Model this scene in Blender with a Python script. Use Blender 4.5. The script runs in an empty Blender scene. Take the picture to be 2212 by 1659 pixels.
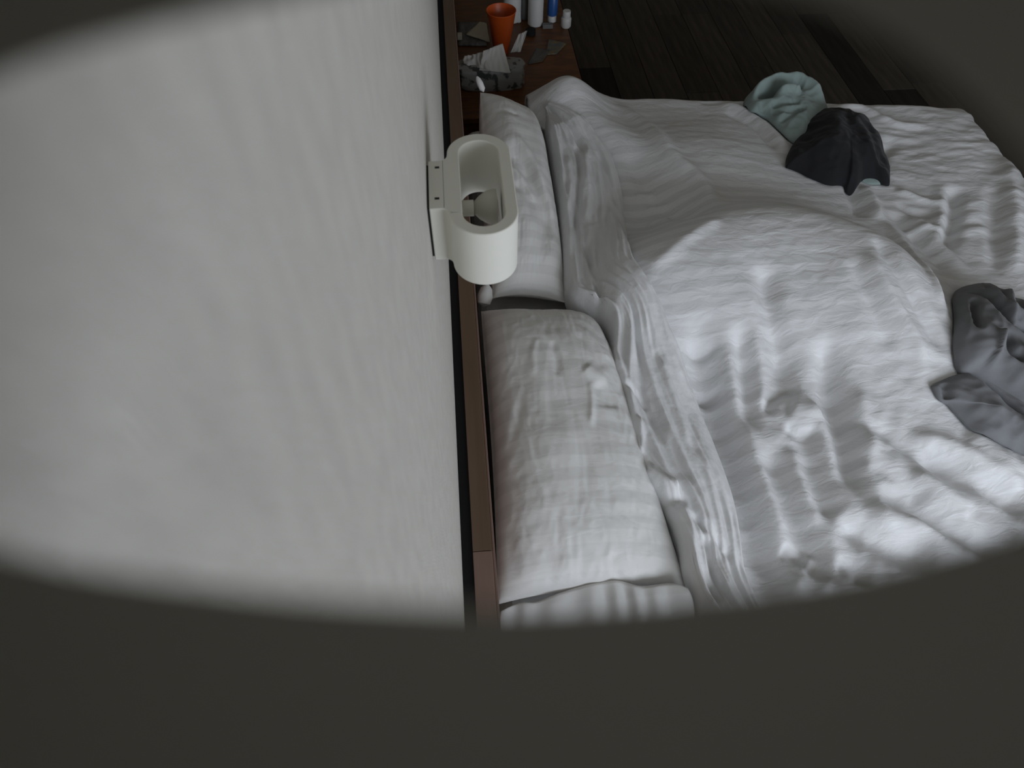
import bpy, bmesh, math, random
import numpy as np
from mathutils import Matrix, Vector

S = bpy.context.scene
COL = S.collection
random.seed(4)
RNG = np.random.default_rng(11)
PI = math.pi

# ------------------------------------------------------------------ camera
FPX = 1400.0                       # focal length for the 2212 x 1659 frame
CAM = np.array([0.046, 0.0, 2.05])
YAW, PITCH, ROLL = (math.radians(a) for a in (5.74, 54.92, 0.92))
fwd = np.array([math.sin(YAW)*math.cos(PITCH), math.cos(YAW)*math.cos(PITCH), -math.sin(PITCH)])
r0 = np.array([math.cos(YAW), -math.sin(YAW), 0.0])
u0 = np.cross(r0, fwd)
RGT = math.cos(ROLL)*r0 + math.sin(ROLL)*u0
UPV = -math.sin(ROLL)*r0 + math.cos(ROLL)*u0
cam_data = bpy.data.cameras.new('camera')
cam = bpy.data.objects.new('camera', cam_data)
COL.objects.link(cam)
cam.matrix_world = Matrix(((RGT[0], UPV[0], -fwd[0], CAM[0]), (RGT[1], UPV[1], -fwd[1], CAM[1]),
                           (RGT[2], UPV[2], -fwd[2], CAM[2]), (0, 0, 0, 1)))
cam_data.sensor_width = 36.0
cam_data.lens = 36.0*FPX/2212.0
cam_data.clip_start = 0.004
cam_data.dof.use_dof = True
cam_data.dof.focus_distance = 1.7
cam_data.dof.aperture_fstop = 7.0
S.camera = cam

# ------------------------------------------------------------------ light
S.view_settings.view_transform = 'Standard'
S.view_settings.look = 'None'
S.view_settings.gamma = 1
S.view_settings.use_curve_mapping = False
S.view_settings.exposure = 0.45
world = bpy.data.worlds.new('daylight')
S.world = world
world.use_nodes = True
world.node_tree.nodes['Background'].inputs[0].default_value = (0.62, 0.76, 1.0, 1)
world.node_tree.nodes['Background'].inputs[1].default_value = 1.0
WIN = (0.8, 3.4, 0.75, 2.15)        # window opening in the near wall: x0, x1, z0, z1
WALL_NEAR_Y = -1.25
win = bpy.data.lights.new('window_daylight', 'AREA')
win.shape = 'RECTANGLE'
win.size = WIN[1]-WIN[0]
win.size_y = WIN[3]-WIN[2]
win.energy = 40
win.color = (0.89, 0.935, 1.0)
wo = bpy.data.objects.new('window_daylight', win)
COL.objects.link(wo)
wo.location = ((WIN[0]+WIN[1])/2, WALL_NEAR_Y-0.06, (WIN[2]+WIN[3])/2)
wo.rotation_euler = (PI/2, 0, 0)   # shines towards +y

# ------------------------------------------------------------------ helpers
def at(px, py, z):
    """the point of the place at height z that the photograph shows at (px, py)"""
    d = (px-1106)/FPX*RGT - (py-829.5)/FPX*UPV + fwd
    t = (z-CAM[2])/d[2]
    return CAM + d*t

def row(p):
    """the picture row of a point"""
    d = np.array(p)-CAM
    return 829.5-FPX*d.dot(UPV)/d.dot(fwd)

def lin(c):
    return tuple(((v/255)/12.92 if v/255 <= 0.04045 else ((v/255+0.055)/1.055)**2.4) for v in c)

def mat(name, col, rough=0.6, spec=0.4, sheen=0.0, metal=0.0, noise=None, bump=None, col2=None, ramp=(0.35, 0.65)):
    m = bpy.data.materials.new(name)
    m.use_nodes = True
    nt = m.node_tree
    b = nt.nodes['Principled BSDF']
    b.inputs['Base Color'].default_value = (*col, 1)
    b.inputs['Roughness'].default_value = rough
    b.inputs['Specular IOR Level'].default_value = spec
    b.inputs['Metallic'].default_value = metal
    b.inputs['Sheen Weight'].default_value = sheen
    tc = nt.nodes.new('ShaderNodeTexCoord')
    if noise:
        mp = nt.nodes.new('ShaderNodeMapping'); mp.inputs['Scale'].default_value = noise
        nz = nt.nodes.new('ShaderNodeTexNoise'); nz.inputs['Scale'].default_value = 1.0; nz.inputs['Detail'].default_value = 5
        rp = nt.nodes.new('ShaderNodeValToRGB')
        rp.color_ramp.elements[0].position, rp.color_ramp.elements[1].position = ramp
        rp.color_ramp.elements[0].color = (*col, 1)
        rp.color_ramp.elements[1].color = (*(col2 or col), 1)
        nt.links.new(tc.outputs['Object'], mp.inputs['Vector']); nt.links.new(mp.outputs[0], nz.inputs['Vector'])
        nt.links.new(nz.outputs['Fac'], rp.inputs[0]); nt.links.new(rp.outputs[0], b.inputs['Base Color'])
    if bump:
        sc, st, ds = bump
        mp2 = nt.nodes.new('ShaderNodeMapping'); mp2.inputs['Scale'].default_value = sc
        n2 = nt.nodes.new('ShaderNodeTexNoise'); n2.inputs['Scale'].default_value = 1.0; n2.inputs['Detail'].default_value = 4
        bp = nt.nodes.new('ShaderNodeBump'); bp.inputs['Strength'].default_value = st; bp.inputs['Distance'].default_value = ds
        nt.links.new(tc.outputs['Object'], mp2.inputs['Vector']); nt.links.new(mp2.outputs[0], n2.inputs['Vector'])
        nt.links.new(n2.outputs['Fac'], bp.inputs['Height']); nt.links.new(bp.outputs[0], b.inputs['Normal'])
    return m

def satin(name, c1, c2, period, fine=1.0):
    """white cotton with woven satin stripes running across, measured along the UV's v in metres"""
    m = mat(name, c1, 0.6, 0.35, 0.1)
    nt = m.node_tree
    b = nt.nodes['Principled BSDF']
    uv = nt.nodes.new('ShaderNodeUVMap')
    sep = nt.nodes.new('ShaderNodeSeparateXYZ')
    nt.links.new(uv.outputs[0], sep.inputs[0])
    mul = nt.nodes.new('ShaderNodeMath'); mul.operation = 'MULTIPLY'; mul.inputs[1].default_value = 2*PI/period
    sn = nt.nodes.new('ShaderNodeMath'); sn.operation = 'SINE'
    mr = nt.nodes.new('ShaderNodeMapRange'); mr.inputs[1].default_value = -0.25; mr.inputs[2].default_value = 0.25
    nt.links.new(sep.outputs[1], mul.inputs[0]); nt.links.new(mul.outputs[0], sn.inputs[0]); nt.links.new(sn.outputs[0], mr.inputs[0])
    mx = nt.nodes.new('ShaderNodeMix'); mx.data_type = 'RGBA'
    mx.inputs[6].default_value = (*c1, 1); mx.inputs[7].default_value = (*c2, 1)
    nt.links.new(mr.outputs[0], mx.inputs[0]); nt.links.new(mx.outputs[2], b.inputs['Base Color'])
    r = nt.nodes.new('ShaderNodeMapRange'); r.inputs[3].default_value = 0.68; r.inputs[4].default_value = 0.42
    nt.links.new(mr.outputs[0], r.inputs[0]); nt.links.new(r.outputs[0], b.inputs['Roughness'])
    # crumple: two fine noises as relief
    tc = nt.nodes.new('ShaderNodeTexCoord')
    mp = nt.nodes.new('ShaderNodeMapping'); mp.inputs['Scale'].default_value = (16, 38, 16)
    n1 = nt.nodes.new('ShaderNodeTexNoise'); n1.inputs['Scale'].default_value = 1; n1.inputs['Detail'].default_value = 5; n1.inputs['Distortion'].default_value = 0.6
    nt.links.new(tc.outputs['Object'], mp.inputs[0]); nt.links.new(mp.outputs[0], n1.inputs['Vector'])
    bp = nt.nodes.new('ShaderNodeBump'); bp.inputs['Strength'].default_value = 0.35*fine; bp.inputs['Distance'].default_value = 0.012
    nt.links.new(n1.outputs['Fac'], bp.inputs['Height']); nt.links.new(bp.outputs[0], b.inputs['Normal'])
    return m

def link(name, me, m=None, parent=None, smooth=True):
    o = bpy.data.objects.new(name, me)
    COL.objects.link(o)
    if m: me.materials.append(m)
    if smooth:
        me.polygons.foreach_set('use_smooth', [True]*len(me.polygons))
    if parent:
        o.parent = parent
        o.matrix_parent_inverse = Matrix.Translation(-Vector(parent.location))
    return o

def pydata(name, v, f, m, parent=None, smooth=True, uv=None):
    me = bpy.data.meshes.new(name)
    me.from_pydata([tuple(p) for p in v], [], f)
    if uv is not None:
        lay = me.uv_layers.new(name='UVMap')
        idx = np.empty(len(me.loops), dtype=np.int32)
        me.loops.foreach_get('vertex_index', idx)
        lay.data.foreach_set('uv', np.asarray(uv, dtype=np.float32)[idx].ravel())
    me.update()
    return link(name, me, m, parent, smooth)

def bm_obj(name, bm, m, parent=None, smooth=True, bevel=0, seg=2):
    bmesh.ops.recalc_face_normals(bm, faces=bm.faces)
    me = bpy.data.meshes.new(name)
    bm.to_mesh(me); bm.free()
    o = link(name, me, m, parent, smooth)
    if bevel:
        b = o.modifiers.new('bevel', 'BEVEL'); b.width = bevel; b.segments = seg; b.limit_method = 'ANGLE'
    if smooth:
        sharp(o)
    return o

def sharp(o, ang=40):
    me = o.data
    bm = bmesh.new(); bm.from_mesh(me)
    for e in bm.edges:
        if len(e.link_faces) == 2 and e.calc_face_angle(0) > math.radians(ang): e.smooth = False
    bm.to_mesh(me); bm.free()

def box_bm(bm, x0, x1, y0, y1, z0, z1):
    vs = [bm.verts.new((x, y, z)) for x in (x0, x1) for y in (y0, y1) for z in (z0, z1)]
    for f in ((0, 1, 3, 2), (4, 6, 7, 5), (0, 4, 5, 1), (2, 3, 7, 6), (0, 2, 6, 4), (1, 5, 7, 3)):
        bm.faces.new([vs[i] for i in f])

def box(name, x0, x1, y0, y1, z0, z1, m, parent=None, bevel=0.0, seg=2):
    bm = bmesh.new(); box_bm(bm, x0, x1, y0, y1, z0, z1)
    return bm_obj(name, bm, m, parent, smooth=False, bevel=bevel, seg=seg)

def thing(name, label, cat, loc, group=None):
    o = bpy.data.objects.new(name, None)
    COL.objects.link(o)
    o.location = tuple(float(c) for c in loc)
    o.empty_display_size = 0.05
    return tag(o, label, cat, group)

def tag(o, label, cat, group=None):
    o['label'] = label; o['category'] = cat
    if group: o['group'] = group
    return o

def struct(o):
    o['kind'] = 'structure'
    return o

def lathe(name, prof, c, m, parent=None, n=28, axis=None, cap=True):
    """profile [(radius, height)...] turned about an axis through c"""
    bm = bmesh.new(); rings = []
    for r, h in prof:
        rings.append([bm.verts.new((r*math.cos(2*PI*i/n), r*math.sin(2*PI*i/n), h)) for i in range(n)])
    for a, b in zip(rings, rings[1:]):
        for i in range(n): bm.faces.new((a[i], a[(i+1) % n], b[(i+1) % n], b[i]))
    if cap:
        bm.faces.new(rings[0][::-1]); bm.faces.new(rings[-1])
    M = Matrix.Translation(Vector([float(k) for k in c]))
    if axis is not None:
        M = M @ Vector((0, 0, 1)).rotation_difference(Vector(axis)).to_matrix().to_4x4()
    bm.transform(M)
    return bm_obj(name, bm, m, parent)

# value noise on numpy arrays
_ang = RNG.random((256, 256))*2*PI
_gx, _gy = np.cos(_ang), np.sin(_ang)
def vn(x, y, seed=0):
    x = np.asarray(x, float)+seed*17.31+0.37; y = np.asarray(y, float)+seed*9.77+0.61
    xi = np.floor(x).astype(int); yi = np.floor(y).astype(int)
    fx = x-xi; fy = y-yi
    g = lambda i, j: _gx[(xi+i) % 256, (yi+j) % 256]*(fx-i)+_gy[(xi+i) % 256, (yi+j) % 256]*(fy-j)
    u = fx*fx*fx*(fx*(fx*6-15)+10); v = fy*fy*fy*(fy*(fy*6-15)+10)
    return 1.5*((g(0, 0)*(1-u)+g(1, 0)*u)*(1-v)+(g(0, 1)*(1-u)+g(1, 1)*u)*v)

def fbm(x, y, seed=0, oct=3):
    a = 0; w = 1
    for k in range(oct):
        a = a+w*vn(x*2**k, y*2**k, seed+k*3); w *= 0.5
    return a
def ridged(x, y, seed=0):
    wx = 0.35*vn(x*0.45, y*0.45, seed+50); wy = 0.35*vn(x*0.45, y*0.45, seed+60)
    return 0.8-2*np.sqrt(vn(x+wx, y+wy, seed)**2+0.006)

def poly_dist(X, Y, pts):
    """distance to an open polyline, arc position 0..1 and signed side"""
    pts = np.asarray(pts)[:, :2]
    seg = np.linalg.norm(np.diff(pts, axis=0), axis=1); L = seg.sum(); acc = 0
    best = np.full(X.shape, 1e9); s = np.zeros(X.shape); side = np.zeros(X.shape)
    for a, b, l in zip(pts, pts[1:], seg):
        d = (b-a)/max(l, 1e-9)
        px, py = X-a[0], Y-a[1]
        t = np.clip(px*d[0]+py*d[1], 0, l)
        dd = np.hypot(px-t*d[0], py-t*d[1])
        k = dd < best
        best = np.where(k, dd, best); s = np.where(k, (acc+t)/L, s)
        side = np.where(k, np.sign(d[0]*py-d[1]*px), side)
        acc += l
    return best, s, side

def smooth_poly(p, n=10):
    """Catmull-Rom through the points"""
    p = np.asarray(p, float)
    q = np.vstack([2*p[0]-p[1], p, 2*p[-1]-p[-2]])
    out = []
    for i in range(1, len(q)-2):
        for t in np.linspace(0, 1, n, endpoint=False):
            a, b, c, d = q[i-1], q[i], q[i+1], q[i+2]
            out.append(0.5*(2*b+(c-a)*t+(2*a-5*b+4*c-d)*t*t+(3*b-a-3*c+d)*t**3))
    out.append(p[-1])
    return np.array(out)

def resample(p, n):
    p = np.asarray(p, float)
    l = np.concatenate([[0], np.cumsum(np.linalg.norm(np.diff(p, axis=0), axis=1))])
    t = np.linspace(0, l[-1], n)
    return np.stack([np.interp(t, l, p[:, k]) for k in range(p.shape[1])], 1)

_cr = {}
def creases(X, Y, lst, zref):
    dz = np.zeros_like(X)
    for pts, amp, w in lst:
        key = (pts, amp)
        if key not in _cr: _cr[key] = smooth_poly([zref(px, py) for px, py in pts], 4)
        wp = _cr[key]; w = w*1.25
        near = (X > wp[:, 0].min()-2.6*w) & (X < wp[:, 0].max()+2.6*w) & (Y > wp[:, 1].min()-2.6*w) & (Y < wp[:, 1].max()+2.6*w)
        if not near.any(): continue
        d, s, side = poly_dist(X[near], Y[near], wp)
        taper = np.clip(np.minimum(s, 1-s)*5, 0, 1)
        taper = taper*taper*(3-2*taper)
        dz[near] += amp*np.exp(-(d/w)**2)*taper
    return dz

# ------------------------------------------------------------------ materials
M_WALL = mat('linen_wallpaper', (0.60, 0.58, 0.53), 0.85, 0.2, 0, 0, (70, 70, 28), ((500, 900, 160), 0.5, 0.002), (0.545, 0.525, 0.48))
M_PAINT = mat('beige_paint', (0.42, 0.37, 0.29), 0.9, 0.2, bump=((40, 40, 40), 0.1, 0.002))
M_CEIL = mat('ceiling_paint', (0.52, 0.49, 0.43), 0.9, 0.2, bump=((50, 50, 50), 0.1, 0.002))
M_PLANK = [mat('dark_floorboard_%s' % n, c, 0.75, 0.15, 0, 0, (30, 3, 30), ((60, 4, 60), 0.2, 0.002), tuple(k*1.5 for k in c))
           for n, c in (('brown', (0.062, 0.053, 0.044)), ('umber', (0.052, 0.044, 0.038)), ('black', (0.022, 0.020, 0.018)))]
M_SUB = mat('subfloor', (0.010, 0.009, 0.008), 0.9, 0.1, bump=((30, 30, 30), 0.1, 0.002))
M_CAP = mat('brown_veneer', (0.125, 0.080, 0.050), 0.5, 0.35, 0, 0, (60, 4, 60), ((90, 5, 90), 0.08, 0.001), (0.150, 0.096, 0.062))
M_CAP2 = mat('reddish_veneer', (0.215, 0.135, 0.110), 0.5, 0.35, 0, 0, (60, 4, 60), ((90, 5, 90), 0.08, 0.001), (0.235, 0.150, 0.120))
M_BLACK = mat('black_parts_and_gap_shade', (0.018, 0.018, 0.019), 0.8, 0.1, bump=((200, 200, 200), 0.1, 0.001))  # legs, handles and lid, and the painted shade behind the headboard
M_NIGHT = mat('orange_brown_veneer', (0.16, 0.060, 0.018), 0.45, 0.35, 0, 0, (10, 40, 40), ((6, 90, 90), 0.06, 0.001), (0.085, 0.034, 0.013))
M_LINEN = satin('striped_satin_cotton', (0.80, 0.80, 0.81), (0.715, 0.715, 0.72), 0.056)
M_PILLOW = satin('striped_pillow_cotton', (0.78, 0.775, 0.76), (0.715, 0.71, 0.695), 0.056, 0.45)
M_HEM = mat('crinkled_cotton', (0.76, 0.76, 0.765), 0.65, 0.3, 0.1, bump=((28, 30, 28), 0.35, 0.012))
M_SHEET = mat('white_sheet', (0.74, 0.74, 0.73), 0.7, 0.3, 0.1, bump=((30, 30, 30), 0.3, 0.01))
M_PLASTER = mat('ivory_plaster', (0.74, 0.73, 0.66), 0.55, 0.4, bump=((60, 60, 60), 0.04, 0.001))
M_BULB = mat('frosted_bulb', (0.55, 0.53, 0.46), 0.4, 0.5, bump=((60, 60, 60), 0.03, 0.001))
M_HOLE = mat('dark_slot', (0.03, 0.03, 0.03), 0.7, 0.2, bump=((60, 60, 60), 0.03, 0.001))
M_MINT = mat('mint_jersey', (0.30, 0.375, 0.355), 0.85, 0.2, 0.2, 0, (40, 40, 40), ((120, 120, 120), 0.15, 0.002), (0.27, 0.34, 0.325))
M_DARK = mat('black_jersey', (0.020, 0.020, 0.022), 0.9, 0.15, 0.1, bump=((160, 160, 160), 0.15, 0.002))
M_GREY = mat('grey_twill', (0.20, 0.203, 0.212), 0.85, 0.2, 0.1, 0, (30, 30, 30), ((400, 400, 400), 0.2, 0.001), (0.18, 0.183, 0.19))
M_HOUSE = mat('grey_housing_plastic', (0.31, 0.298, 0.265), 0.75, 0.2, bump=((80, 80, 80), 0.05, 0.001))

# ------------------------------------------------------------------ room shell
X1, Y1, ZC = 4.6, 4.9, 2.6
struct(box('wall_left', -0.15, 0, WALL_NEAR_Y-0.15, Y1+0.15, 0, ZC, M_WALL))
struct(box('wall_far', 0, X1, Y1, Y1+0.15, 0, ZC, M_PAINT))
struct(box('wall_right', X1, X1+0.15, WALL_NEAR_Y-0.15, Y1+0.15, 0, ZC, M_PAINT))
bm = bmesh.new()
wy0, wy1 = WALL_NEAR_Y-0.15, WALL_NEAR_Y
box_bm(bm, 0, WIN[0], wy0, wy1, 0, ZC); box_bm(bm, WIN[1], X1, wy0, wy1, 0, ZC)
box_bm(bm, WIN[0], WIN[1], wy0, wy1, 0, WIN[2]); box_bm(bm, WIN[0], WIN[1], wy0, wy1, WIN[3], ZC)
struct(bm_obj('wall_near', bm, M_PAINT, smooth=False))
wf = bmesh.new()
for a in (WIN[0], (WIN[0]+WIN[1])/2-0.025, WIN[1]-0.05): box_bm(wf, a, a+0.05, wy1-0.04, wy1-0.005, WIN[2], WIN[3])
for c in (WIN[2], WIN[3]-0.05): box_bm(wf, WIN[0]+0.05, WIN[1]-0.05, wy1-0.04, wy1-0.005, c, c+0.05)
struct(bm_obj('window_1', wf, M_PAINT, smooth=False))
struct(box('ceiling', -0.15, X1+0.15, wy0, Y1+0.15, ZC, ZC+0.1, M_CEIL))
floor = struct(box('floor', -0.15, X1+0.15, wy0, Y1+0.15, -0.12, -0.012, M_SUB))
# floorboards: 0.19 m wide, running along the headboard wall, laid from beneath the bed to the far wall
pm = {}
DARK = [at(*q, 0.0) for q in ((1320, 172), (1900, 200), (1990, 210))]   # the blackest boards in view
def plank_mesh(L, k):
    if (L, k) not in pm:
        bm = bmesh.new(); box_bm(bm, 0.0015, 0.1885, 0.0015, L-0.0015, -0.012, 0.0)
        bmesh.ops.bevel(bm, geom=[e for e in bm.edges if all(v.co.z > -0.001 for v in e.verts)], offset=0.0015, segments=1, affect='EDGES')
        me = bpy.data.meshes.new('plank'); bm.to_mesh(me); bm.free(); me.materials.append(M_PLANK[k]); pm[(L, k)] = me
    return pm[(L, k)]
for i in range(24):
    x = 0.02+i*0.19
    y = WALL_NEAR_Y+0.01
    first = random.choice((0.35, 0.7, 1.1))
    while y < Y1-0.05:
        L = min(first or random.choice((0.9, 1.2)), Y1-y); first = None
        L = round(L, 3)
        k = random.choice((0, 0, 0, 1, 1))
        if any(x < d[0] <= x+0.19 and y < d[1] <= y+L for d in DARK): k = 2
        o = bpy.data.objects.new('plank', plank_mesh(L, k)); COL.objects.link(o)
        o.parent = floor; o.location = (x, y, 0); y += L

# ------------------------------------------------------------------ bed
BX0, BX1, BY0, BY1 = 0.085, 2.05, 0.16, 2.30
HB_Z = 0.857
bed = thing('bed', 'wide bed with brown wooden headboard against the pale wall', 'bed', (1.0, 1.2, 0))
y_joint = float(at(1042, 1190, HB_Z)[1])
box('headboard_gap_shade', 0.001, 0.021, -0.35, 4.2, 0.0, HB_Z-0.006, M_BLACK, bed)['label'] = 'black strip standing in for the shaded gap between headboard and wall'  # shade of the gap behind the headboard, put in as a black strip
box('headboard_panel', 0.022, 0.058, -0.35, 4.2, 0.0, HB_Z-0.018, M_CAP, bed)
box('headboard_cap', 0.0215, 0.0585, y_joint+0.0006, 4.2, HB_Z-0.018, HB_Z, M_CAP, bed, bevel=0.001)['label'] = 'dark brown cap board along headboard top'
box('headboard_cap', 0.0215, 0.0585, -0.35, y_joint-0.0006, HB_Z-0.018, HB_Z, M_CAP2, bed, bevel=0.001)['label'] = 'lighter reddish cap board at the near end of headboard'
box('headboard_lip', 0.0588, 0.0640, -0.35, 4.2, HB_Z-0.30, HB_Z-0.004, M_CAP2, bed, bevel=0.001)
bm = bmesh.new()
box_bm(bm, 0.066, BX1-0.02, BY0+0.02, BY1-0.02, 0.10, 0.32)
bm_obj('bed_base', bm, M_CAP, bed, smooth=False, bevel=0.006)
for lx in (0.16, 1.92):
    for ly in (BY0+0.1, BY1-0.1):
        box('leg', lx-0.03, lx+0.03, ly-0.03, ly+0.03, 0.0, 0.10, M_BLACK, bed)
MZ = 0.545
mattress = box('mattress', 0.068, BX1-0.01, BY0, BY1, 0.321, MZ, M_SHEET, None, bevel=0.05, seg=4)
tag(mattress, 'white sheeted mattress under the duvet and pillows on the bed', 'mattress')

# ------------------------------------------------------------------ duvet
def G(X, Y, c, sx, sy, h, rot=0):
    ca, sa = math.cos(rot), math.sin(rot)
    dx, dy = X-c[0], Y-c[1]
    a = dx*ca+dy*sa; b = -dx*sa+dy*ca
    return h*np.exp(-(a/sx)**2-(b/sy)**2)

crest = smooth_poly([at(*p, 0.78)[:2] for p in ((1385, 860), (1375, 740), (1380, 650), (1405, 580), (1450, 528), (1535, 485), (1640, 466), (1760, 475), (1880, 520), (1960, 590), (2025, 690), (2065, 790), (2090, 900))], 6)
HX = np.arange(0.2, 2.6, 0.01); HY = np.arange(-0.4, 2.9, 0.01)
def hump_grid():
    X, Y = np.meshgrid(HX, HY)
    d, s, side = poly_dist(X, Y, crest)
    k = np.clip(np.minimum(s*3.0, (1-s)*3.4), 0, 1)
    h = 0.205*k*k*(3-2*k)*np.where(side < 0, np.exp(-(d/0.50)**2), np.exp(-(d/0.17)**1.7))
    w = np.exp(-(np.arange(-12, 13)/4.5)**2); w /= w.sum()
    for ax in (0, 1): h = np.apply_along_axis(lambda r: np.convolve(np.pad(r, 12, 'edge'), w, 'valid'), ax, h)
    return h
HG = hump_grid()
def H0(X, Y):
    X = np.asarray(X, float); Y = np.asarray(Y, float)
    gi = np.clip((X-HX[0])/0.01, 0, len(HX)-1.001); gj = np.clip((Y-HY[0])/0.01, 0, len(HY)-1.001)
    i = gi.astype(int); j = gj.astype(int); fx = gi-i; fy = gj-j
    z = MZ+0.055+(HG[j, i]*(1-fx)+HG[j, i+1]*fx)*(1-fy)+(HG[j+1, i]*(1-fx)+HG[j+1, i+1]*fx)*fy
    z = z+G(X, Y, (1.13, 0.72), 0.42, 0.30, 0.05)
    z = z+G(X, Y, at(1500, 330, 0.68), 0.34, 0.25, 0.085)          # soft swell on the far side
    z = z+G(X, Y, at(1225, 185, 0.72), 0.15, 0.13, 0.14)           # far corner bunched up beside the pillow
    z = z+G(X, Y, at(1290, 260, 0.70), 0.16, 0.10, 0.07, -0.9)
    z = z-G(X, Y, at(1395, 480, 0.62), 0.09, 0.14, 0.055)
    return z

_zs = np.linspace(1.0, 0.5, 120)
def on_duvet(px, py):
    """plan position where the sight line first meets the smooth duvet"""
    d = (px-1106)/FPX*RGT - (py-829.5)/FPX*UPV + fwd
    t = (_zs-CAM[2])/d[2]
    P = CAM[None]+d[None]*t[:, None]
    k = int(np.argmax(H0(P[:, 0], P[:, 1]) >= _zs))
    return P[k, :2]

CR = [
 # long valleys running towards the near edge
 (((1497, 660), (1512, 760), (1537, 870), (1572, 985), (1612, 1100), (1652, 1220), (1690, 1330)), -0.055, 0.034),
 (((1560, 700), (1585, 850), (1625, 985), (1665, 1090), (1720, 1200)), 0.022, 0.020),
 (((1648, 560), (1668, 680), (1692, 790), (1684, 860)), -0.034, 0.026),
 (((1592, 690), (1606, 800), (1618, 940)), -0.026, 0.020),
 (((1622, 700), (1640, 800), (1645, 900)), 0.014, 0.016),
 (((1778, 710), (1798, 830), (1826, 940), (1852, 1090)), -0.046, 0.024),
 (((1850, 830), (1872, 930), (1880, 1000)), 0.014, 0.018),
 (((1660, 950), (1695, 1060), (1745, 1180), (1780, 1290)), -0.034, 0.026),
 (((1735, 920), (1770, 1040), (1802, 1140)), -0.030, 0.024),
 (((1700, 960), (1730, 1060), (1770, 1150)), 0.016, 0.018),
 # pinched pockets
 (((1655, 900), (1662, 868), (1690, 848), (1730, 842)), -0.020, 0.012),
 (((1690, 925), (1735, 938), (1775, 932)), -0.022, 0.012),
 (((1700, 880), (1740, 890), (1770, 880)), 0.020, 0.026),
 (((1515, 842), (1545, 848), (1570, 842)), -0.030, 0.012),
 (((1480, 740), (1520, 752), (1555, 745)), -0.014, 0.010),
 # fan at the right shoulder of the hump
 (((1900, 470), (1960, 545), (2030, 650), (2070, 720)), 0.020, 0.016),
 (((1880, 505), (1940, 580), (2000, 690), (2050, 780)), -0.020, 0.016),
 (((1860, 540), (1920, 640), (1975, 740), (2010, 820)), 0.016, 0.016),
 (((1830, 560), (1890, 670), (1935, 770)), -0.012, 0.016),
 (((1920, 450), (1990, 530), (2060, 600)), -0.018, 0.020),
 (((1960, 460), (2030, 540), (2090, 590)), 0.014, 0.018),
 # diagonals at lower right
 (((1800, 905), (1890, 925), (1960, 965), (2040, 1010), (2130, 1070)), -0.020, 0.020),
 (((1980, 975), (2060, 1005), (2130, 1050), (2230, 1110)), -0.030, 0.024),
 (((1960, 940), (2050, 965), (2150, 1020), (2230, 1060)), 0.020, 0.022),
 (((1890, 1070), (1960, 1085), (2030, 1130), (2110, 1175), (2200, 1200)), -0.040, 0.026),
 (((1860, 1110), (1960, 1125), (2040, 1160), (2140, 1215)), 0.026, 0.024),
 (((1800, 1135), (1880, 1160), (1940, 1195), (2030, 1215)), -0.030, 0.022),
 (((1960, 1020), (2030, 1060), (2110, 1110)), 0.016, 0.020),
 (((1870, 1000), (1950, 1040), (2010, 1080)), -0.012, 0.016),
 (((2080, 930), (2150, 985), (2240, 1030)), 0.018, 0.022),
 # crumples near the bottom edge
 (((1690, 1180), (1720, 1200), (1745, 1225)), -0.022, 0.014),
 (((1760, 1190), (1745, 1215), (1715, 1235)), 0.018, 0.012),
 (((1800, 1220), (1850, 1235), (1860, 1270)), -0.020, 0.016),
 (((1700, 1260), (1760, 1250), (1800, 1280)), 0.016, 0.014),
 # far side
 (((1330, 215), (1390, 275), (1450, 340), (1510, 400), (1565, 445)), 0.030, 0.026),
 (((1345, 320), (1400, 400), (1460, 455), (1540, 465)), -0.024, 0.030),
 (((1370, 430), (1400, 418), (1420, 412)), 0.014, 0.010),
 (((1395, 455), (1430, 442), (1450, 438)), 0.012, 0.008),
 (((1395, 490), (1420, 480), (1450, 468)), 0.012, 0.008),
 (((1380, 590), (1430, 560), (1490, 510), (1560, 470)), 0.012, 0.016),
 (((1540, 215), (1600, 240), (1660, 285), (1710, 340)), 0.020, 0.020),
 (((1560, 240), (1630, 275), (1680, 330)), -0.014, 0.014),
 (((1500, 220), (1600, 228), (1640, 250)), -0.010, 0.012),
 # right side by the clothes
 (((1860, 400), (1885, 440), (1900, 480)), 0.018, 0.016),
 (((1830, 400), (1850, 440), (1860, 470)), -0.022, 0.018),
 (((2062, 400), (2062, 470), (2045, 545)), -0.030, 0.018),
 (((2030, 400), (2025, 480), (2010, 540)), 0.014, 0.016),
 (((1940, 300), (1900, 340), (1890, 400)), -0.016, 0.020),
 (((2170, 330), (2185, 450), (2190, 600)), 0.020, 0.024),
 (((2140, 400), (2150, 500), (2150, 600)), -0.016, 0.022),
 (((1930, 410), (1980, 430), (2030, 450)), 0.012, 0.010),
 (((1930, 440), (1980, 462), (2030, 470)), -0.012, 0.010),
 (((1950, 500), (2000, 500), (2050, 515)), 0.012, 0.010),
 (((1780, 240), (1860, 236), (1930, 270), (2010, 275)), 0.012, 0.014),
]
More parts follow.
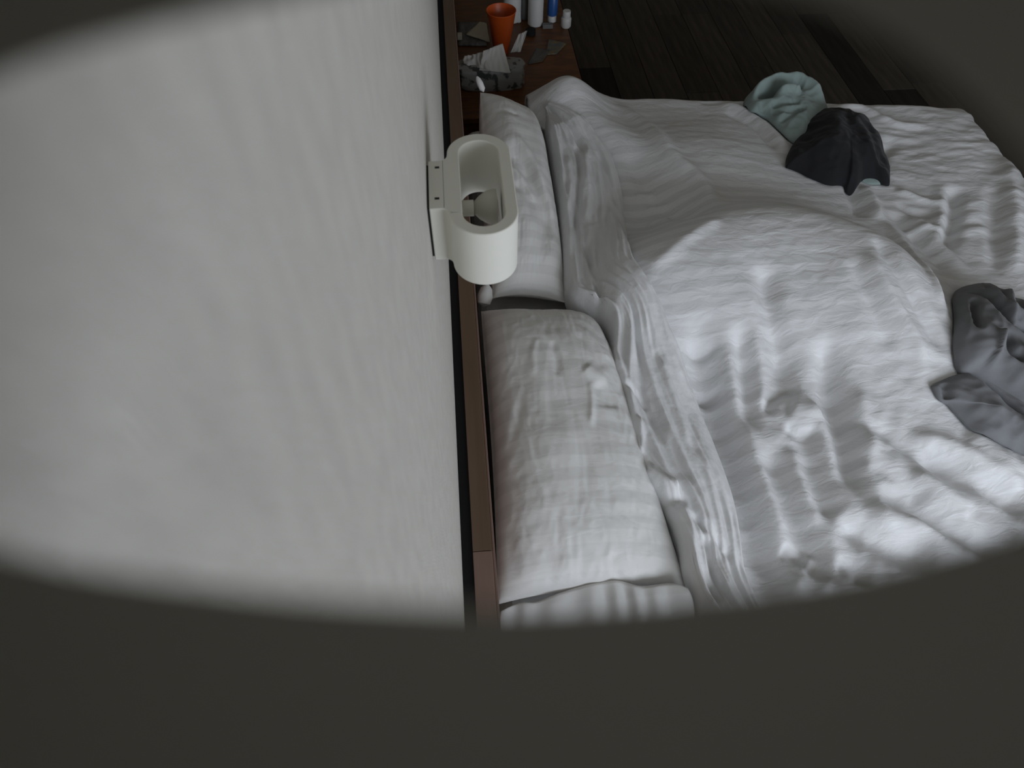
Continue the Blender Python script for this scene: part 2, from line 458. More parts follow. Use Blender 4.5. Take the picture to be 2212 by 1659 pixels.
# the fold-over's two edges, in the photograph
EL = ((1179, 229), (1184, 262), (1196, 335), (1208, 430), (1216, 520), (1224, 600), (1236, 638), (1290, 672), (1322, 715), (1322, 800), (1330, 870), (1352, 945), (1382, 1005), (1420, 1055), (1452, 1100), (1478, 1160), (1492, 1225), (1520, 1290), (1560, 1350))
ER = ((1186, 226), (1225, 244), (1262, 270), (1292, 300), (1318, 340), (1336, 400), (1349, 480), (1362, 550), (1378, 590), (1420, 660), (1448, 730), (1480, 810), (1510, 880), (1538, 950), (1566, 1030), (1585, 1100), (1596, 1180), (1604, 1240), (1625, 1290), (1645, 1330), (1665, 1370))
el = resample(smooth_poly([at(*p, 0.70)[:2] for p in EL], 8), 400)
er = resample(smooth_poly([on_duvet(*p) for p in ER], 8), 400)

def HD(X, Y):
    """height of the finished duvet, creases and crumple included"""
    z = H0(X, Y)+creases(X, Y, CR, on_duvet)
    w = np.clip((Y-1.25)/0.3, 0, 1)*np.clip((X-1.3)/0.25, 0, 1)
    z = z+0.0055*ridged(X*3+Y, Y*13-X*2, 3)*w+0.0025*ridged(X*7, Y*22+X*6, 5)*w
    lowmask = np.clip((1.2-Y)/0.3, 0, 1)
    z = z+lowmask*(0.006*ridged(X*9+Y*2, Y*5, 7)+0.0025*ridged(X*14, Y*16, 9))
    z = z+0.004*fbm(X*5, Y*5, 2, 2)+0.0010*ridged(X*20, Y*24, 13)
    return z

mid = 0.55*el+0.45*er
order = np.argsort(mid[:, 1])
corner = np.array([at(px, py, 0.72)[:2] for px, py in ((1196, 245), (1170, 232), (1148, 215), (1140, 190), (1142, 170))])
def xl(y):
    k = mid[order][mid[order, 1] < corner[0, 1]-0.02]
    return np.interp(y, np.concatenate([k[:, 1], corner[:, 1]]), np.concatenate([k[:, 0], corner[:, 0]]))
NA, NB = 280, 390
b = np.linspace(BY0-0.42, BY1+0.42, NB)
ta = np.linspace(0, 1, NA)
A = np.zeros((NB, NA)); B = np.repeat(b[:, None], NA, 1)
A = xl(np.clip(b, BY0, BY1-0.02))[:, None]*(1-ta)[None, :]+(BX1+0.40)*ta[None, :]
def over(e, r):                     # cloth running over an edge: sideways run, drop
    e = np.maximum(e, 0); run = r*(1-np.exp(-e/r)); return run, e-run
ye = BY1+0.03-0.12*np.clip(A-0.8, 0, 2)
e, dx = over(A-(BX1-0.03), 0.07)
X = np.where(A > BX1-0.03, BX1-0.03+e, A)
e1, d1 = over(B-ye, 0.06); e2, d2 = over((BY0-0.03)-B, 0.06)
Y = np.where(B > ye, ye+e1, np.where(B < BY0-0.03, BY0-0.03-e2, B))
Z = HD(X, Y)
drop = np.clip(dx+d1+d2, 0, 0.40)
Z = np.maximum(Z-drop, 0.22+0.02*vn(A*5, B*5, 4))
hang = np.clip(drop/0.2, 0, 1)
Y = Y+np.where(d1 > 0, 1, np.where(d2 > 0, -1, 0))*hang*(0.02+0.018*np.sin(A*34+2*vn(A*4, B*0, 8)))
X = X+(dx > 0)*hang*(0.02+0.018*np.sin(B*30+2*vn(B*4, A*0, 6)))
verts = np.stack([X.ravel(), Y.ravel(), Z.ravel()], 1)
faces = [(i*NA+j, i*NA+j+1, (i+1)*NA+j+1, (i+1)*NA+j) for i in range(NB-1) for j in range(NA-1)]
duvet = pydata('duvet', verts, faces, M_LINEN, None, True, np.stack([A.ravel(), (B+0.02*vn(A*3, B*3, 5)).ravel()], 1))
so = duvet.modifiers.new('thickness', 'SOLIDIFY'); so.thickness = 0.012; so.offset = -1
tag(duvet, 'white satin-striped duvet heaped into a broad hump over the bed', 'duvet')

# turned-back edge of the duvet, a crinkled band beside the pillows
NS, NV = 400, 60
sv = np.linspace(0, 1, NV)
base_z = 0.0
XE = el[:, None, 0]*(1-sv)+er[:, None, 0]*sv
YE = el[:, None, 1]*(1-sv)+er[:, None, 1]*sv
s_ = np.linspace(0, 1, NS)[:, None]*np.ones((1, NV)); v_ = np.ones((NS, 1))*sv[None, :]
lift = (0.018+0.066*(1-v_**4)**0.8)*np.clip(s_*8+0.35, 0, 1)
ZE = H0(XE, YE)*v_**0.5+(1-v_**0.5)*np.maximum(H0(XE, YE), 0.662)+lift*0.8
Ls = s_*1.9
tip = np.clip(s_*9, 0, 1)
ZE = ZE+tip*0.012*ridged(v_*5+Ls*0.8, Ls*1.8, 21)+tip*0.006*ridged(v_*9-Ls*1.2, Ls*5, 23)+0.002*ridged(v_*6, Ls*12, 25)+0.012*vn(v_*2.0, Ls*4, 27)
ZE = ZE-0.010*np.exp(-((v_-0.42-0.12*np.sin(Ls*3))/0.05)**2)
HEMC = [(((1262, 515), (1275, 570), (1290, 640), (1296, 690)), -0.022, 0.006), (((1242, 290), (1252, 370), (1243, 470), (1234, 520)), -0.016, 0.007),
 (((1290, 310), (1320, 370), (1338, 430)), -0.014, 0.008), (((1340, 430), (1350, 500), (1364, 560)), -0.014, 0.006), (((1264, 300), (1272, 400), (1266, 490)), 0.014, 0.009),
 (((1225, 330), (1232, 400), (1226, 470)), 0.012, 0.008), (((1385, 1015), (1430, 1045), (1474, 1058)), 0.026, 0.016), (((1400, 1050), (1445, 1080), (1490, 1076)), -0.020, 0.010),
 (((1490, 1100), (1550, 1150), (1590, 1200)), -0.014, 0.008), (((1525, 1140), (1545, 1200), (1548, 1300)), -0.022, 0.012), (((1330, 760), (1360, 860), (1392, 960)), 0.016, 0.010),
 (((1345, 830), (1375, 850), (1400, 880)), -0.012, 0.007), (((1400, 860), (1440, 960), (1500, 1050)), -0.014, 0.010), (((1310, 640), (1360, 740), (1420, 860)), 0.012, 0.012),
 (((1420, 760), (1460, 850), (1500, 960)), 0.012, 0.010), (((1380, 990), (1384, 950), (1380, 900)), 0.014, 0.006)]
ZE = ZE+creases(XE, YE, HEMC, lambda a, b: at(a, b, 0.71)[:2])
edge = np.clip(v_/0.10, 0, 1); ZE = ZE-0.035*(1-edge)**2
ZE = ZE-0.030*np.clip((v_-0.965)/0.035, 0, 1)**1.5
# the side wall of the roll
SK = 8
XS = np.zeros((NS, SK)); YS = XS.copy(); ZS = XS.copy()
inw = (er-el); inw /= np.linalg.norm(inw, axis=1)[:, None]
for k in range(SK):
    t = (SK-k)/SK
    XS[:, k] = el[:, 0]+inw[:, 0]*(0.035*t*t-0.012*math.sin(PI*t)); YS[:, k] = el[:, 1]+inw[:, 1]*(0.035*t*t-0.012*math.sin(PI*t))
    ZS[:, k] = ZE[:, 0]*(1-t)+(MZ+0.012)*t
XE = np.hstack([XS, XE]); YE = np.hstack([YS, YE]); ZE = np.hstack([ZS, ZE]); NW = NV+SK
verts = np.stack([XE.ravel(), YE.ravel(), ZE.ravel()], 1)
faces = [(i*NW+j, (i+1)*NW+j, (i+1)*NW+j+1, i*NW+j+1) for i in range(NS-1) for j in range(NW-1)]
hem = pydata('turned_back_edge', verts, faces, M_HEM, duvet, True, np.stack([XE.ravel(), YE.ravel()], 1))
so = hem.modifiers.new('thickness', 'SOLIDIFY'); so.thickness = 0.010; so.offset = -1
hem['label'] = 'crinkled turned-back edge beside the pillows'

# ------------------------------------------------------------------ pillows
def pillow(name, c, T, label, px_cr, seed, m, rnd=0.0, n=110, pinch=0.05, crumple=0.7, under=0.55):
    """c: near-left, near-right, far-right, far-left corners of the middle surface"""
    c = [np.array(k, float) for k in c]
    u = np.linspace(-1, 1, n); v = np.linspace(-1, 1, int(n*1.5))
    U, V = np.meshgrid(u, v)
    pu = 1-pinch*(1-V**2)*0 - pinch*(np.abs(U)**2)*(1-V**2)
    pv = 1-pinch*(np.abs(V)**2)*(1-U**2)
    kr = 1-rnd*(U*U*V*V)**1.5*(V > 0)*np.where(U > 0, 1, 0.25)
    a = (U*pu*kr+1)/2; b_ = (V*pv*kr+1)/2
    P = ((1-a)*(1-b_))[..., None]*c[0]+(a*(1-b_))[..., None]*c[1]+(a*b_)[..., None]*c[2]+((1-a)*b_)[..., None]*c[3]
    nrm = np.cross(c[1]-c[0]+c[2]-c[3], c[3]-c[0]+c[2]-c[1]); nrm /= np.linalg.norm(nrm)
    th = T*((1-np.abs(U)**2.6)*(1-np.abs(V)**np.where(V < 0, 2.3, 3.2)))**0.55
    w = np.clip(th/T, 0, 1)
    wr = crumple*0.0022*ridged(U*5+V, V*1.4+U, seed)+crumple*0.0012*ridged(U*9-V*2, V*2.5+U*2, seed+2)+0.008*fbm(U*1.3, V*1.8, seed+4, 2)
    rim = np.clip(1-w, 0, 1)*w*4
    wr = wr+rim*crumple*0.004*ridged(U*9, V*9, seed+6)
    top = P+nrm*(th+wr*w)[..., None]
    if px_cr is not None:
        top[..., 2] += 0.55*creases(top[..., 0], top[..., 1], px_cr, lambda a, b: at(a, b, c[0][2]+T*0.7)[:2])*w
    bot = P-nrm*(th*under)[..., None]
    nv, nu = U.shape
    vt = top.reshape(-1, 3); vb = bot.reshape(-1, 3); N = len(vt)
    f = []
    for i in range(nv-1):
        for j in range(nu-1):
            q = (i*nu+j, i*nu+j+1, (i+1)*nu+j+1, (i+1)*nu+j)
            f.append(q); f.append(tuple(N+k for k in q[::-1]))
    ring = [j for j in range(nu)]+[i*nu+nu-1 for i in range(1, nv)]+[(nv-1)*nu+j for j in range(nu-2, -1, -1)]+[i*nu for i in range(nv-2, 0, -1)]
    for p_, q_ in zip(ring, ring[1:]+ring[:1]): f.append((p_, N+p_, N+q_, q_))
    L = np.linalg.norm(c[3]-c[0]); W = np.linalg.norm(c[1]-c[0])
    uv = np.stack([(U*W/2).ravel(), (V*L/2).ravel()], 1)
    o = pydata(name, np.vstack([vt, vb]), f, m, None, True, np.vstack([uv, uv]))
    return tag(o, label, 'pillow', 'pillows against the headboard')

p1 = pillow('pillow', (at(1074, 1306, 0.69), at(1486, 1276, 0.63), at(1292, 668, 0.655), at(1034, 664, 0.735)), 0.115,
    'large white striped pillow at the near end, beside the headboard', [
    (((1160, 745), (1150, 780), (1152, 830)), 0.008, 0.006),
    (((1190, 750), (1200, 790), (1202, 830)), -0.010, 0.008),
    (((1110, 860), (1095, 960), (1100, 1040)), 0.012, 0.010),
    (((1130, 850), (1115, 920), (1085, 1000)), -0.010, 0.010),
    (((1275, 830), (1278, 880), (1275, 930)), 0.012, 0.006),
    (((1255, 700), (1290, 735), (1320, 770)), 0.010, 0.010),
    (((1240, 720), (1280, 760), (1310, 800)), -0.010, 0.010),
    (((1260, 800), (1290, 815), (1315, 812)), 0.016, 0.016),
    (((1285, 830), (1305, 850), (1320, 880)), -0.020, 0.018),
    (((1205, 1170), (1200, 1215), (1195, 1250)), -0.010, 0.014),
    (((1230, 1180), (1225, 1220), (1215, 1250)), 0.010, 0.012),
    (((1325, 1175), (1345, 1210), (1335, 1245)), -0.014, 0.012),
    (((1300, 1180), (1310, 1210), (1300, 1240)), 0.008, 0.014),
    (((1100, 1120), (1105, 1180), (1110, 1240)), -0.014, 0.012)], 31, M_PILLOW, 0.14)
# the pillow's knotted far corner, and the open end of its case
ear = at(1048, 640, 0.73)
lathe('corner_knot', [(0.001, -0.03), (0.018, -0.02), (0.022, 0.0), (0.016, 0.022), (0.004, 0.034)], ear, M_PILLOW, p1, 16, (0.2, 0.6, 0.5))
def flap(parent):
    top = resample(smooth_poly([at(*q, 0.685) for q in ((1082, 1318), (1118, 1300), (1160, 1296), (1215, 1275), (1270, 1258), (1330, 1249), (1385, 1262), (1450, 1256), (1484, 1266))], 8), 90)
    bot = resample(np.array([at(*q, 0.60) for q in ((1075, 1372), (1200, 1375), (1300, 1372), (1400, 1366), (1500, 1350))]), 90)
    n = 16; t = np.linspace(0, 1, n)
    Pq = top[:, None, :]*(1-t)[None, :, None]+bot[:, None, :]*t[None, :, None]
    s = np.linspace(0, 1, 90)[:, None]
    Pq[..., 2] += 0.022*np.sin(t*PI)[None, :]+0.012*np.sin(s*46+2*np.sin(s*9))*t[None, :]**0.7-0.010*(t < 0.03)[None, :]
    v = Pq.reshape(-1, 3)
    f = [(i*n+j, i*n+j+1, (i+1)*n+j+1, (i+1)*n+j) for i in range(89) for j in range(n-1)]
    o = pydata('pillowcase_flap', v, f, M_PILLOW, parent, True, v[:, :2])
    m = o.modifiers.new('thickness', 'SOLIDIFY'); m.thickness = 0.006
    o['label'] = 'open gathered end of the pillowcase'
flap(p1)
p2 = pillow('pillow', (at(1065, 645, 0.70), at(1222, 655, 0.64), at(1152, 246, 0.65), at(1036, 196, 0.80)), 0.105,
    'white pillow farther along the headboard, half hidden behind the wall lamp', [
    (((1085, 330), (1130, 375), (1165, 430), (1195, 500)), -0.030, 0.016),
    (((1100, 310), (1150, 360), (1185, 420), (1205, 480)), 0.024, 0.014),
    (((1080, 400), (1130, 420), (1165, 470), (1185, 530)), -0.022, 0.014),
    (((1080, 370), (1125, 395), (1160, 440)), 0.014, 0.010),
    (((1060, 270), (1090, 268), (1120, 275)), -0.010, 0.010)], 47, M_PILLOW, 0.06, crumple=0.4, under=1.15)
lathe('corner_knot', [(0.001, -0.03), (0.010, -0.02), (0.011, 0.0), (0.009, 0.016), (0.003, 0.026)], at(1037, 181, 0.82), M_PILLOW, p2, 14, (-0.3, 0.6, 0.5))

# ------------------------------------------------------------------ clothes on the bed
def garment(name, outline, h, cr, m, parent, prof=2.4, z_out=0.03, seed=0, rough=0.006, rings=46, n=180, fz=1.0):
    pts = []
    for px, py in outline:
        p = on_duvet(px, py); z = float(HD(np.array([p[0]]), np.array([p[1]]))[0])
        pts.append(at(px, py, z+z_out)[:2])
    pts = np.array(pts+[pts[0]])
    loop = resample(smooth_poly(pts, 5), n+1)[:-1]
    c = loop.mean(0)
    r = np.linspace(0.0, 1, rings)[1:]
    P = c+(loop-c)[None]*r[:, None, None]
    X = np.concatenate([[c[0]], P[..., 0].ravel()]); Y = np.concatenate([[c[1]], P[..., 1].ravel()])
    R = np.concatenate([[0], np.repeat(r, n)])
    z = HD(X, Y)+0.006+h*(1-R**prof)**0.7
    w = np.clip((1-R)*6, 0, 1)
    cw = creases(X, Y, cr, lambda a, b: at(a, b, float(HD(*[np.array([k]) for k in on_duvet(a, b)])[0])+h*0.6)[:2])
    z = z+cw*np.clip((1-R)*8, 0.15, 1)+w*(rough*ridged(X*12*fz, Y*12*fz, seed)+rough*0.6*ridged(X*24*fz, Y*28*fz, seed+1))
    v = np.stack([X, Y, z], 1)
    f = [(0, 1+j, 1+(j+1) % n) for j in range(n)]
    for i in range(rings-2):
        for j in range(n):
            a = 1+i*n+j; b_ = 1+i*n+(j+1) % n
            f.append((a, a+n, b_+n, b_))
    # turned-in rim and underside so that the cloth is a closed body
    last = 1+(rings-2)*n; N = len(v)
    under = np.stack([X[last:]*0.96+c[0]*0.04, Y[last:]*0.96+c[1]*0.04, HD(X[last:], Y[last:])+0.003], 1)
    v = np.vstack([v, under])
    for j in range(n):
        f.append((last+j, N+j, N+(j+1) % n, last+(j+1) % n))
    f.append(tuple(N+j for j in range(n)))
    return pydata(name, v, f, m, parent, True)

ms = garment('garment', ((1606, 228), (1612, 206), (1634, 184), (1652, 179), (1676, 183), (1706, 180), (1738, 190), (1766, 205), (1792, 232), (1785, 262), (1765, 285), (1735, 305), (1704, 298), (1676, 272), (1652, 250), (1622, 243)), 0.070, [
    (((1612, 232), (1635, 205), (1680, 190), (1720, 192), (1760, 212), (1780, 232)), 0.045, 0.018),
    (((1640, 222), (1670, 205), (1700, 203), (1724, 212)), -0.075, 0.018),
    (((1668, 222), (1700, 215), (1724, 220)), 0.030, 0.016),
    (((1660, 232), (1700, 240), (1722, 236)), -0.020, 0.010),
    (((1662, 242), (1705, 252), (1735, 244)), -0.018, 0.010),
    (((1680, 262), (1710, 258), (1735, 248)), -0.016, 0.008),
    (((1640, 225), (1655, 250), (1680, 275)), -0.022, 0.012)], M_MINT, None, 2.6, 0.022, 61, 0.006)
tag(ms, 'pale mint garment bundled up on the far edge of the bed', 'clothing')
bs = garment('garment', ((1701, 352), (1702, 334), (1708, 318), (1720, 296), (1735, 258), (1752, 244), (1775, 231), (1800, 231), (1834, 229), (1848, 243), (1869, 247), (1882, 260), (1896, 284), (1913, 308), (1924, 336), (1930, 382), (1920, 391), (1893, 386), (1870, 379), (1860, 388), (1852, 399), (1838, 401), (1828, 390), (1795, 389), (1760, 377), (1728, 361)), 0.09, [
    (((1790, 240), (1800, 290), (1790, 350)), 0.012, 0.03),
    (((1830, 250), (1860, 300), (1880, 360)), 0.014, 0.024),
    (((1760, 270), (1745, 310), (1740, 345)), -0.012, 0.022),
    (((1850, 270), (1880, 320), (1900, 370)), -0.012, 0.02)], M_DARK, None, 2.2, 0.03, 71, 0.005)
tag(bs, 'black garment dropped in a heap beside the mint one on the bed', 'clothing')
ln = garment('lining', ((1860, 386), (1869, 377), (1892, 384), (1920, 391), (1905, 396), (1880, 394)), 0.010, [], M_MINT, bs, 2.0, 0.012, 75, 0.001, 10, 60)
ln['label'] = 'pale lining showing at the hem'
tr = thing('trousers', 'grey trousers crumpled at the right side of the bed', 'clothing', (*on_duvet(2150, 780), 0.62))
garment('waist', ((2058, 645), (2074, 619), (2118, 612), (2150, 634), (2180, 648), (2240, 655), (2300, 720), (2320, 860), (2290, 930), (2220, 905), (2160, 858), (2105, 810), (2078, 790), (2064, 720)), 0.10, [
    (((2075, 625), (2100, 655), (2140, 710), (2165, 740)), -0.040, 0.0065),
    (((2120, 618), (2125, 655), (2150, 705)), -0.022, 0.0065),
    (((2092, 662), (2090, 700), (2098, 735)), -0.030, 0.0065),
    (((2105, 640), (2135, 680), (2160, 730)), 0.022, 0.009),
    (((2150, 650), (2148, 690), (2175, 715), (2212, 720)), 0.026, 0.014),
    (((2165, 680), (2200, 672), (2230, 680)), -0.030, 0.016),
    (((2160, 738), (2200, 745), (2250, 760)), -0.040, 0.009),
    (((2130, 740), (2135, 780), (2128, 805)), 0.020, 0.0065),
    (((2145, 745), (2160, 780), (2195, 805)), -0.034, 0.009),
    (((2190, 775), (2195, 800), (2215, 806)), 0.022, 0.0065),
    (((2070, 690), (2076, 730), (2080, 770)), 0.016, 0.012)], M_GREY, tr, 3.2, 0.03, 81, 0.006)
garment('trouser_leg', ((2018, 826), (2036, 816), (2076, 801), (2112, 806), (2160, 838), (2230, 895), (2320, 960), (2330, 1060), (2240, 990), (2180, 965), (2120, 935), (2075, 895), (2052, 868), (2032, 856)), 0.045, [
    (((2096, 800), (2140, 850), (2212, 915), (2260, 950)), -0.034, 0.0065),
    (((2125, 810), (2180, 855), (2250, 905)), 0.018, 0.009),
    (((2040, 820), (2046, 840), (2050, 862)), -0.014, 0.008),
    (((2080, 885), (2150, 905), (2230, 940)), 0.012, 0.02)], M_GREY, tr, 3.0, 0.02, 91, 0.003)

# ------------------------------------------------------------------ wall lamp
def lamp():
    # plan outline from the photograph: neck on the wall and an oval body, all corners filleted
    d = at(922, 452, 1.0)-CAM
    t = -CAM[0]/d[0]
    zt = CAM[2]+d[2]*t
    y_n = float(at(922, 452, zt)[1]); y_f = float(at(921, 348, zt)[1])
    pr = at(1122, 470, zt); xr = float(pr[0])
    yn_b = float(at(1050, 507, zt)[1]); yf_b = float(at(1040, 288, zt)[1])
    hgt = 0.02
    while row((0, y_n, zt-hgt)) < 562: hgt += 0.0005
    root = thing('wall_lamp', 'ivory plaster wall lamp with open oval body above the headboard', 'lamp', (0, (y_n+y_f)/2, zt-hgt))
    xl_ = 0.245*xr                     # body starts here
    R = (xr-xl_)/2; cx = (xr+xl_)/2
    cyn, cyf = yn_b+R, yf_b-R
    wall_t = 0.135*xr*1.05
    fil = 0.011
    k = 22
    arc = lambda cx_, cy_, r_, s, e_, n_: [(cx_+r_*math.cos(s+(e_-s)*i/(n_-1)), cy_+r_*math.sin(s+(e_-s)*i/(n_-1))) for i in range(n_)]
    bez = lambda a, b_, c_: [tuple((1-t)**2*a[q]+2*t*(1-t)*b_[q]+t*t*c_[q] for q in (0, 1)) for t in [i/8 for i in range(9)]]
    s_n = PI+math.asin(min(max((cyn-(y_n-fil))/R, 0), 0.9)); s_f = PI-math.asin(min(max(((y_f+fil)-cyf)/R, 0), 0.9))
    near_arc = arc(cx, cyn, R, s_n, PI*2, 2*k); far_arc = arc(cx, cyf, R, 0, s_f, 2*k)
    far_fil = bez(far_arc[-1], (far_arc[-1][0]-0.001, y_f), (far_arc[-1][0]-fil, y_f))[1:]
    near_fil = bez((near_arc[0][0]-fil, y_n), (near_arc[0][0]-0.001, y_n), near_arc[0])[:-1]
    outer = near_arc+far_arc+far_fil+[(0.003, y_f), (0.003, y_n)]+near_fil
    inner = arc(cx, cyn, R-wall_t, PI, PI*2, 2*k)+arc(cx, cyf, R-wall_t, 0, PI, 2*k)
    bm = bmesh.new()
    def loop(pts, z): return [bm.verts.new((x, y, z)) for x, y in pts]
    cen = ((cx), (cyn+cyf)/2)
    for z, flip in ((zt, False), (zt-hgt, True)):
        o_ = loop(outer, z); i_ = loop(inner, z)
        es = [bm.edges.new((l[i], l[(i+1) % len(l)])) for l in (o_, i_) for i in range(len(l))]
        bmesh.ops.triangle_fill(bm, edges=es, use_beauty=True)
        if flip: ob, ib = o_, i_
        else: ot, it = o_, i_
    for a, b_ in ((ot, ob), (it, ib)):
        for i in range(len(a)):
            j = (i+1) % len(a)
            bm.faces.new((a[i], a[j], b_[j], b_[i]))
    bm_obj('lamp_body', bm, M_PLASTER, root, bevel=0.0015)
    # inner lip at the bottom of the tube, bulb holder and bulb
    zb = zt-hgt*0.52
    xi = xl_+wall_t; yb = float(at(1008, 450, zb)[1])
    lathe('bulb_holder', [(0.011, -0.003), (0.011, 0.016)], (xi, yb, zb), M_PLASTER, root, 20, (1, 0, 0))
    lathe('bulb', [(0.008, 0.016), (0.010, 0.018), (0.016, 0.024), (0.022, 0.034), (0.0245, 0.044), (0.024, 0.048), (0.012, 0.049)], (xi, yb, zb), M_BULB, root, 28, (1, 0, 0))
    for py in (362, 429):
        p = at(944, py, zt)
        bm2 = bmesh.new(); box_bm(bm2, p[0]-0.003, p[0]+0.003, p[1]-0.002, p[1]+0.002, zt-0.002, zt+0.0004)
        bm_obj('screw_hole', bm2, M_HOLE, root, smooth=False)
    box('wall_plate', 0.0, 0.003, y_n+0.004, y_f-0.004, zt-hgt+0.004, zt-0.004, M_HOLE, root)
lamp()

# ------------------------------------------------------------------ nightstand and the things on it
NZ = 0.50
ns = thing('nightstand', 'orange-brown wooden nightstand beyond the bed', 'nightstand', (0.34, 3.0, 0))
NY0, NY1, NX1 = 2.42, 3.75, 0.60
box('top', 0.066, NX1, NY0, NY1, NZ-0.025, NZ, M_NIGHT, ns, bevel=0.003)
for y in (NY0+0.01, NY1-0.03): box('side_panel', 0.070, NX1-0.02, y, y+0.02, 0.0, NZ-0.0255, M_NIGHT, ns)
box('back_panel', 0.070, 0.085, NY0+0.031, NY1-0.031, 0.04, NZ-0.0255, M_NIGHT, ns)
for z0 in (0.05, 0.27):
    d = box('drawer', 0.30, NX1-0.002, NY0+0.033, NY1-0.033, z0, z0+0.20, M_NIGHT, ns, bevel=0.003)
    bm = bmesh.new(); box_bm(bm, NX1-0.002, NX1+0.016, 3.0, 3.16, z0+0.09, z0+0.105)
    h = bm_obj('handle', bm, M_BLACK, None, smooth=False); h.parent = d

M_WHITE = mat('white_plastic', (0.62, 0.62, 0.60), 0.4, 0.5, bump=((60, 60, 60), 0.03, 0.001))
M_GREYP = mat('grey_plastic', (0.16, 0.16, 0.155), 0.5, 0.4, bump=((60, 60, 60), 0.03, 0.001))
M_ORANGE = mat('orange_plastic', (0.50, 0.080, 0.012), 0.35, 0.5, bump=((30, 30, 30), 0.03, 0.001))
M_BLUE = mat('blue_plastic', (0.02, 0.09, 0.30), 0.35, 0.5, bump=((30, 30, 30), 0.03, 0.001))
M_TISSUE = mat('tissue_paper', (0.55, 0.55, 0.52), 0.9, 0.1, bump=((60, 60, 60), 0.2, 0.004))
M_CREAM = mat('cream_paper', (0.50, 0.47, 0.36), 0.8, 0.2, bump=((60, 60, 60), 0.05, 0.002))
M_MAG = mat('grey_paper', (0.17, 0.17, 0.165), 0.6, 0.3, 0, 0, (60, 25, 60), None, (0.10, 0.10, 0.10))
M_PACK = mat('leaf_printed_film', (0.27, 0.275, 0.265), 0.45, 0.4, 0, 0, (24, 26, 22), ((25, 25, 25), 0.4, 0.01), (0.05, 0.055, 0.055), (0.54, 0.60))
M_SACH = mat('printed_foil', (0.20, 0.13, 0.04), 0.4, 0.5, 0, 0, (45, 45, 45), ((60, 60, 60), 0.2, 0.003), (0.07, 0.10, 0.11))
M_SACH2 = mat('dark_foil', (0.045, 0.055, 0.06), 0.4, 0.5, 0, 0, (45, 45, 45), ((60, 60, 60), 0.2, 0.003), (0.09, 0.07, 0.045))

c = at(1083, 112, NZ)
cup = lathe('tumbler', [(0.020, 0.001), (0.030, 0.001), (0.033, 0.004), (0.064, 0.178), (0.066, 0.181), (0.0645, 0.183), (0.0620, 0.180), (0.031, 0.008), (0.010, 0.006)], c, M_ORANGE, None, 40)
tag(cup, 'tapered orange plastic tumbler on the nightstand', 'cup')

# soft tissue pack
pc = at(1063, 198, NZ)
bm = bmesh.new()
bmesh.ops.create_cube(bm, size=1)
bmesh.ops.subdivide_edges(bm, edges=bm.edges, cuts=11, use_grid_fill=True)
for v in bm.verts:
    x, y, z = v.co*2
    k = 1-0.10*(x*x*y*y)-0.06*(abs(z)**3)*(abs(y)**3)
    bul = 1+0.10*(1-x*x)
    v.co = (x*0.142*k, y*0.058*k*bul, (z*0.045*bul*(1-0.10*y*y)))
    n_ = float(vn(np.array([x*4]), np.array([y*4+z*3]), 3)[0])
    v.co *= 1+0.05*n_
    v.co.z = max(v.co.z, -0.044)
bm.transform(Matrix.Translation((0, 0, 0.045)))
bm.transform(Matrix.Translation((float(pc[0]), float(pc[1])+0.058, NZ)))
tp = thing('tissue_pack', 'grey leaf-printed soft pack of tissues on the nightstand by the pillow', 'tissues', (pc[0], pc[1]+0.058, NZ))
bm_obj('wrapper', bm, M_PACK, tp)
def sheet(name, corners, m, parent, amp=0.01, seed=1, n=24, th=0.0012):
    c = [np.array(k, float) for k in corners]
    t = np.linspace(0, 1, n); Uq, Vq = np.meshgrid(t, t)
    P = ((1-Uq)*(1-Vq))[..., None]*c[0]+(Uq*(1-Vq))[..., None]*c[1]+(Uq*Vq)[..., None]*c[2]+((1-Uq)*Vq)[..., None]*c[3]
    nn = np.cross(c[1]-c[0], c[3]-c[0]); nn /= np.linalg.norm(nn)
    P = P+nn*(amp*ridged(Uq*3.5, Vq*1.2, seed))[..., None]
    f = [(i*n+j, i*n+j+1, (i+1)*n+j+1, (i+1)*n+j) for i in range(n-1) for j in range(n-1)]
    o = pydata(name, P.reshape(-1, 3), f, m, parent, True)
    s = o.modifiers.new('thickness', 'SOLIDIFY'); s.thickness = th
    return o
zt = NZ+0.10
o = sheet('tissue', (at(1035, 152, zt-0.01), at(1103, 158, zt-0.01), at(1086, 94, zt+0.05), at(1044, 110, zt+0.045)), M_TISSUE, tp, 0.006, 3)
o['label'] = 'pulled-up white tissue'
o = sheet('tissue', (at(1000, 140, zt-0.012), at(1060, 152, zt), at(1048, 112, zt+0.03), at(1003, 122, zt+0.01)), M_TISSUE, tp, 0.008, 5)

sc_ = sheet('paper_scrap', (at(1102, 114, NZ+0.02), at(1124, 112, NZ+0.02), at(1138, 66, NZ+0.11), at(1120, 74, NZ+0.09)), M_TISSUE, None, 0.006, 9)
tag(sc_, 'white paper scrap propped against the right of the orange tumbler', 'paper')
mg = sheet('leaflet', (at(990, 97, NZ+0.008), at(1052, 97, NZ+0.008), at(1050, 48, NZ+0.008), at(988, 47, NZ+0.008)), M_MAG, None, 0.001, 11, 8, 0.006)
tag(mg, 'grey printed leaflet lying left of the orange tumbler', 'paper')
pp = sheet('paper_packet', (at(1006, 74, NZ+0.016), at(1058, 90, NZ+0.016), at(1050, 50, NZ+0.03), at(1036, 47, NZ+0.03)), M_CREAM, None, 0.003, 13, 10, 0.005)
tag(pp, 'folded cream paper packet on the grey leaflet', 'paper')
q = at(993, 89, NZ)
sb = box('small_box', q[0]-0.010, q[0]+0.012, q[1]-0.012, q[1]+0.014, NZ+0.010, NZ+0.034, M_CREAM, None, bevel=0.002)
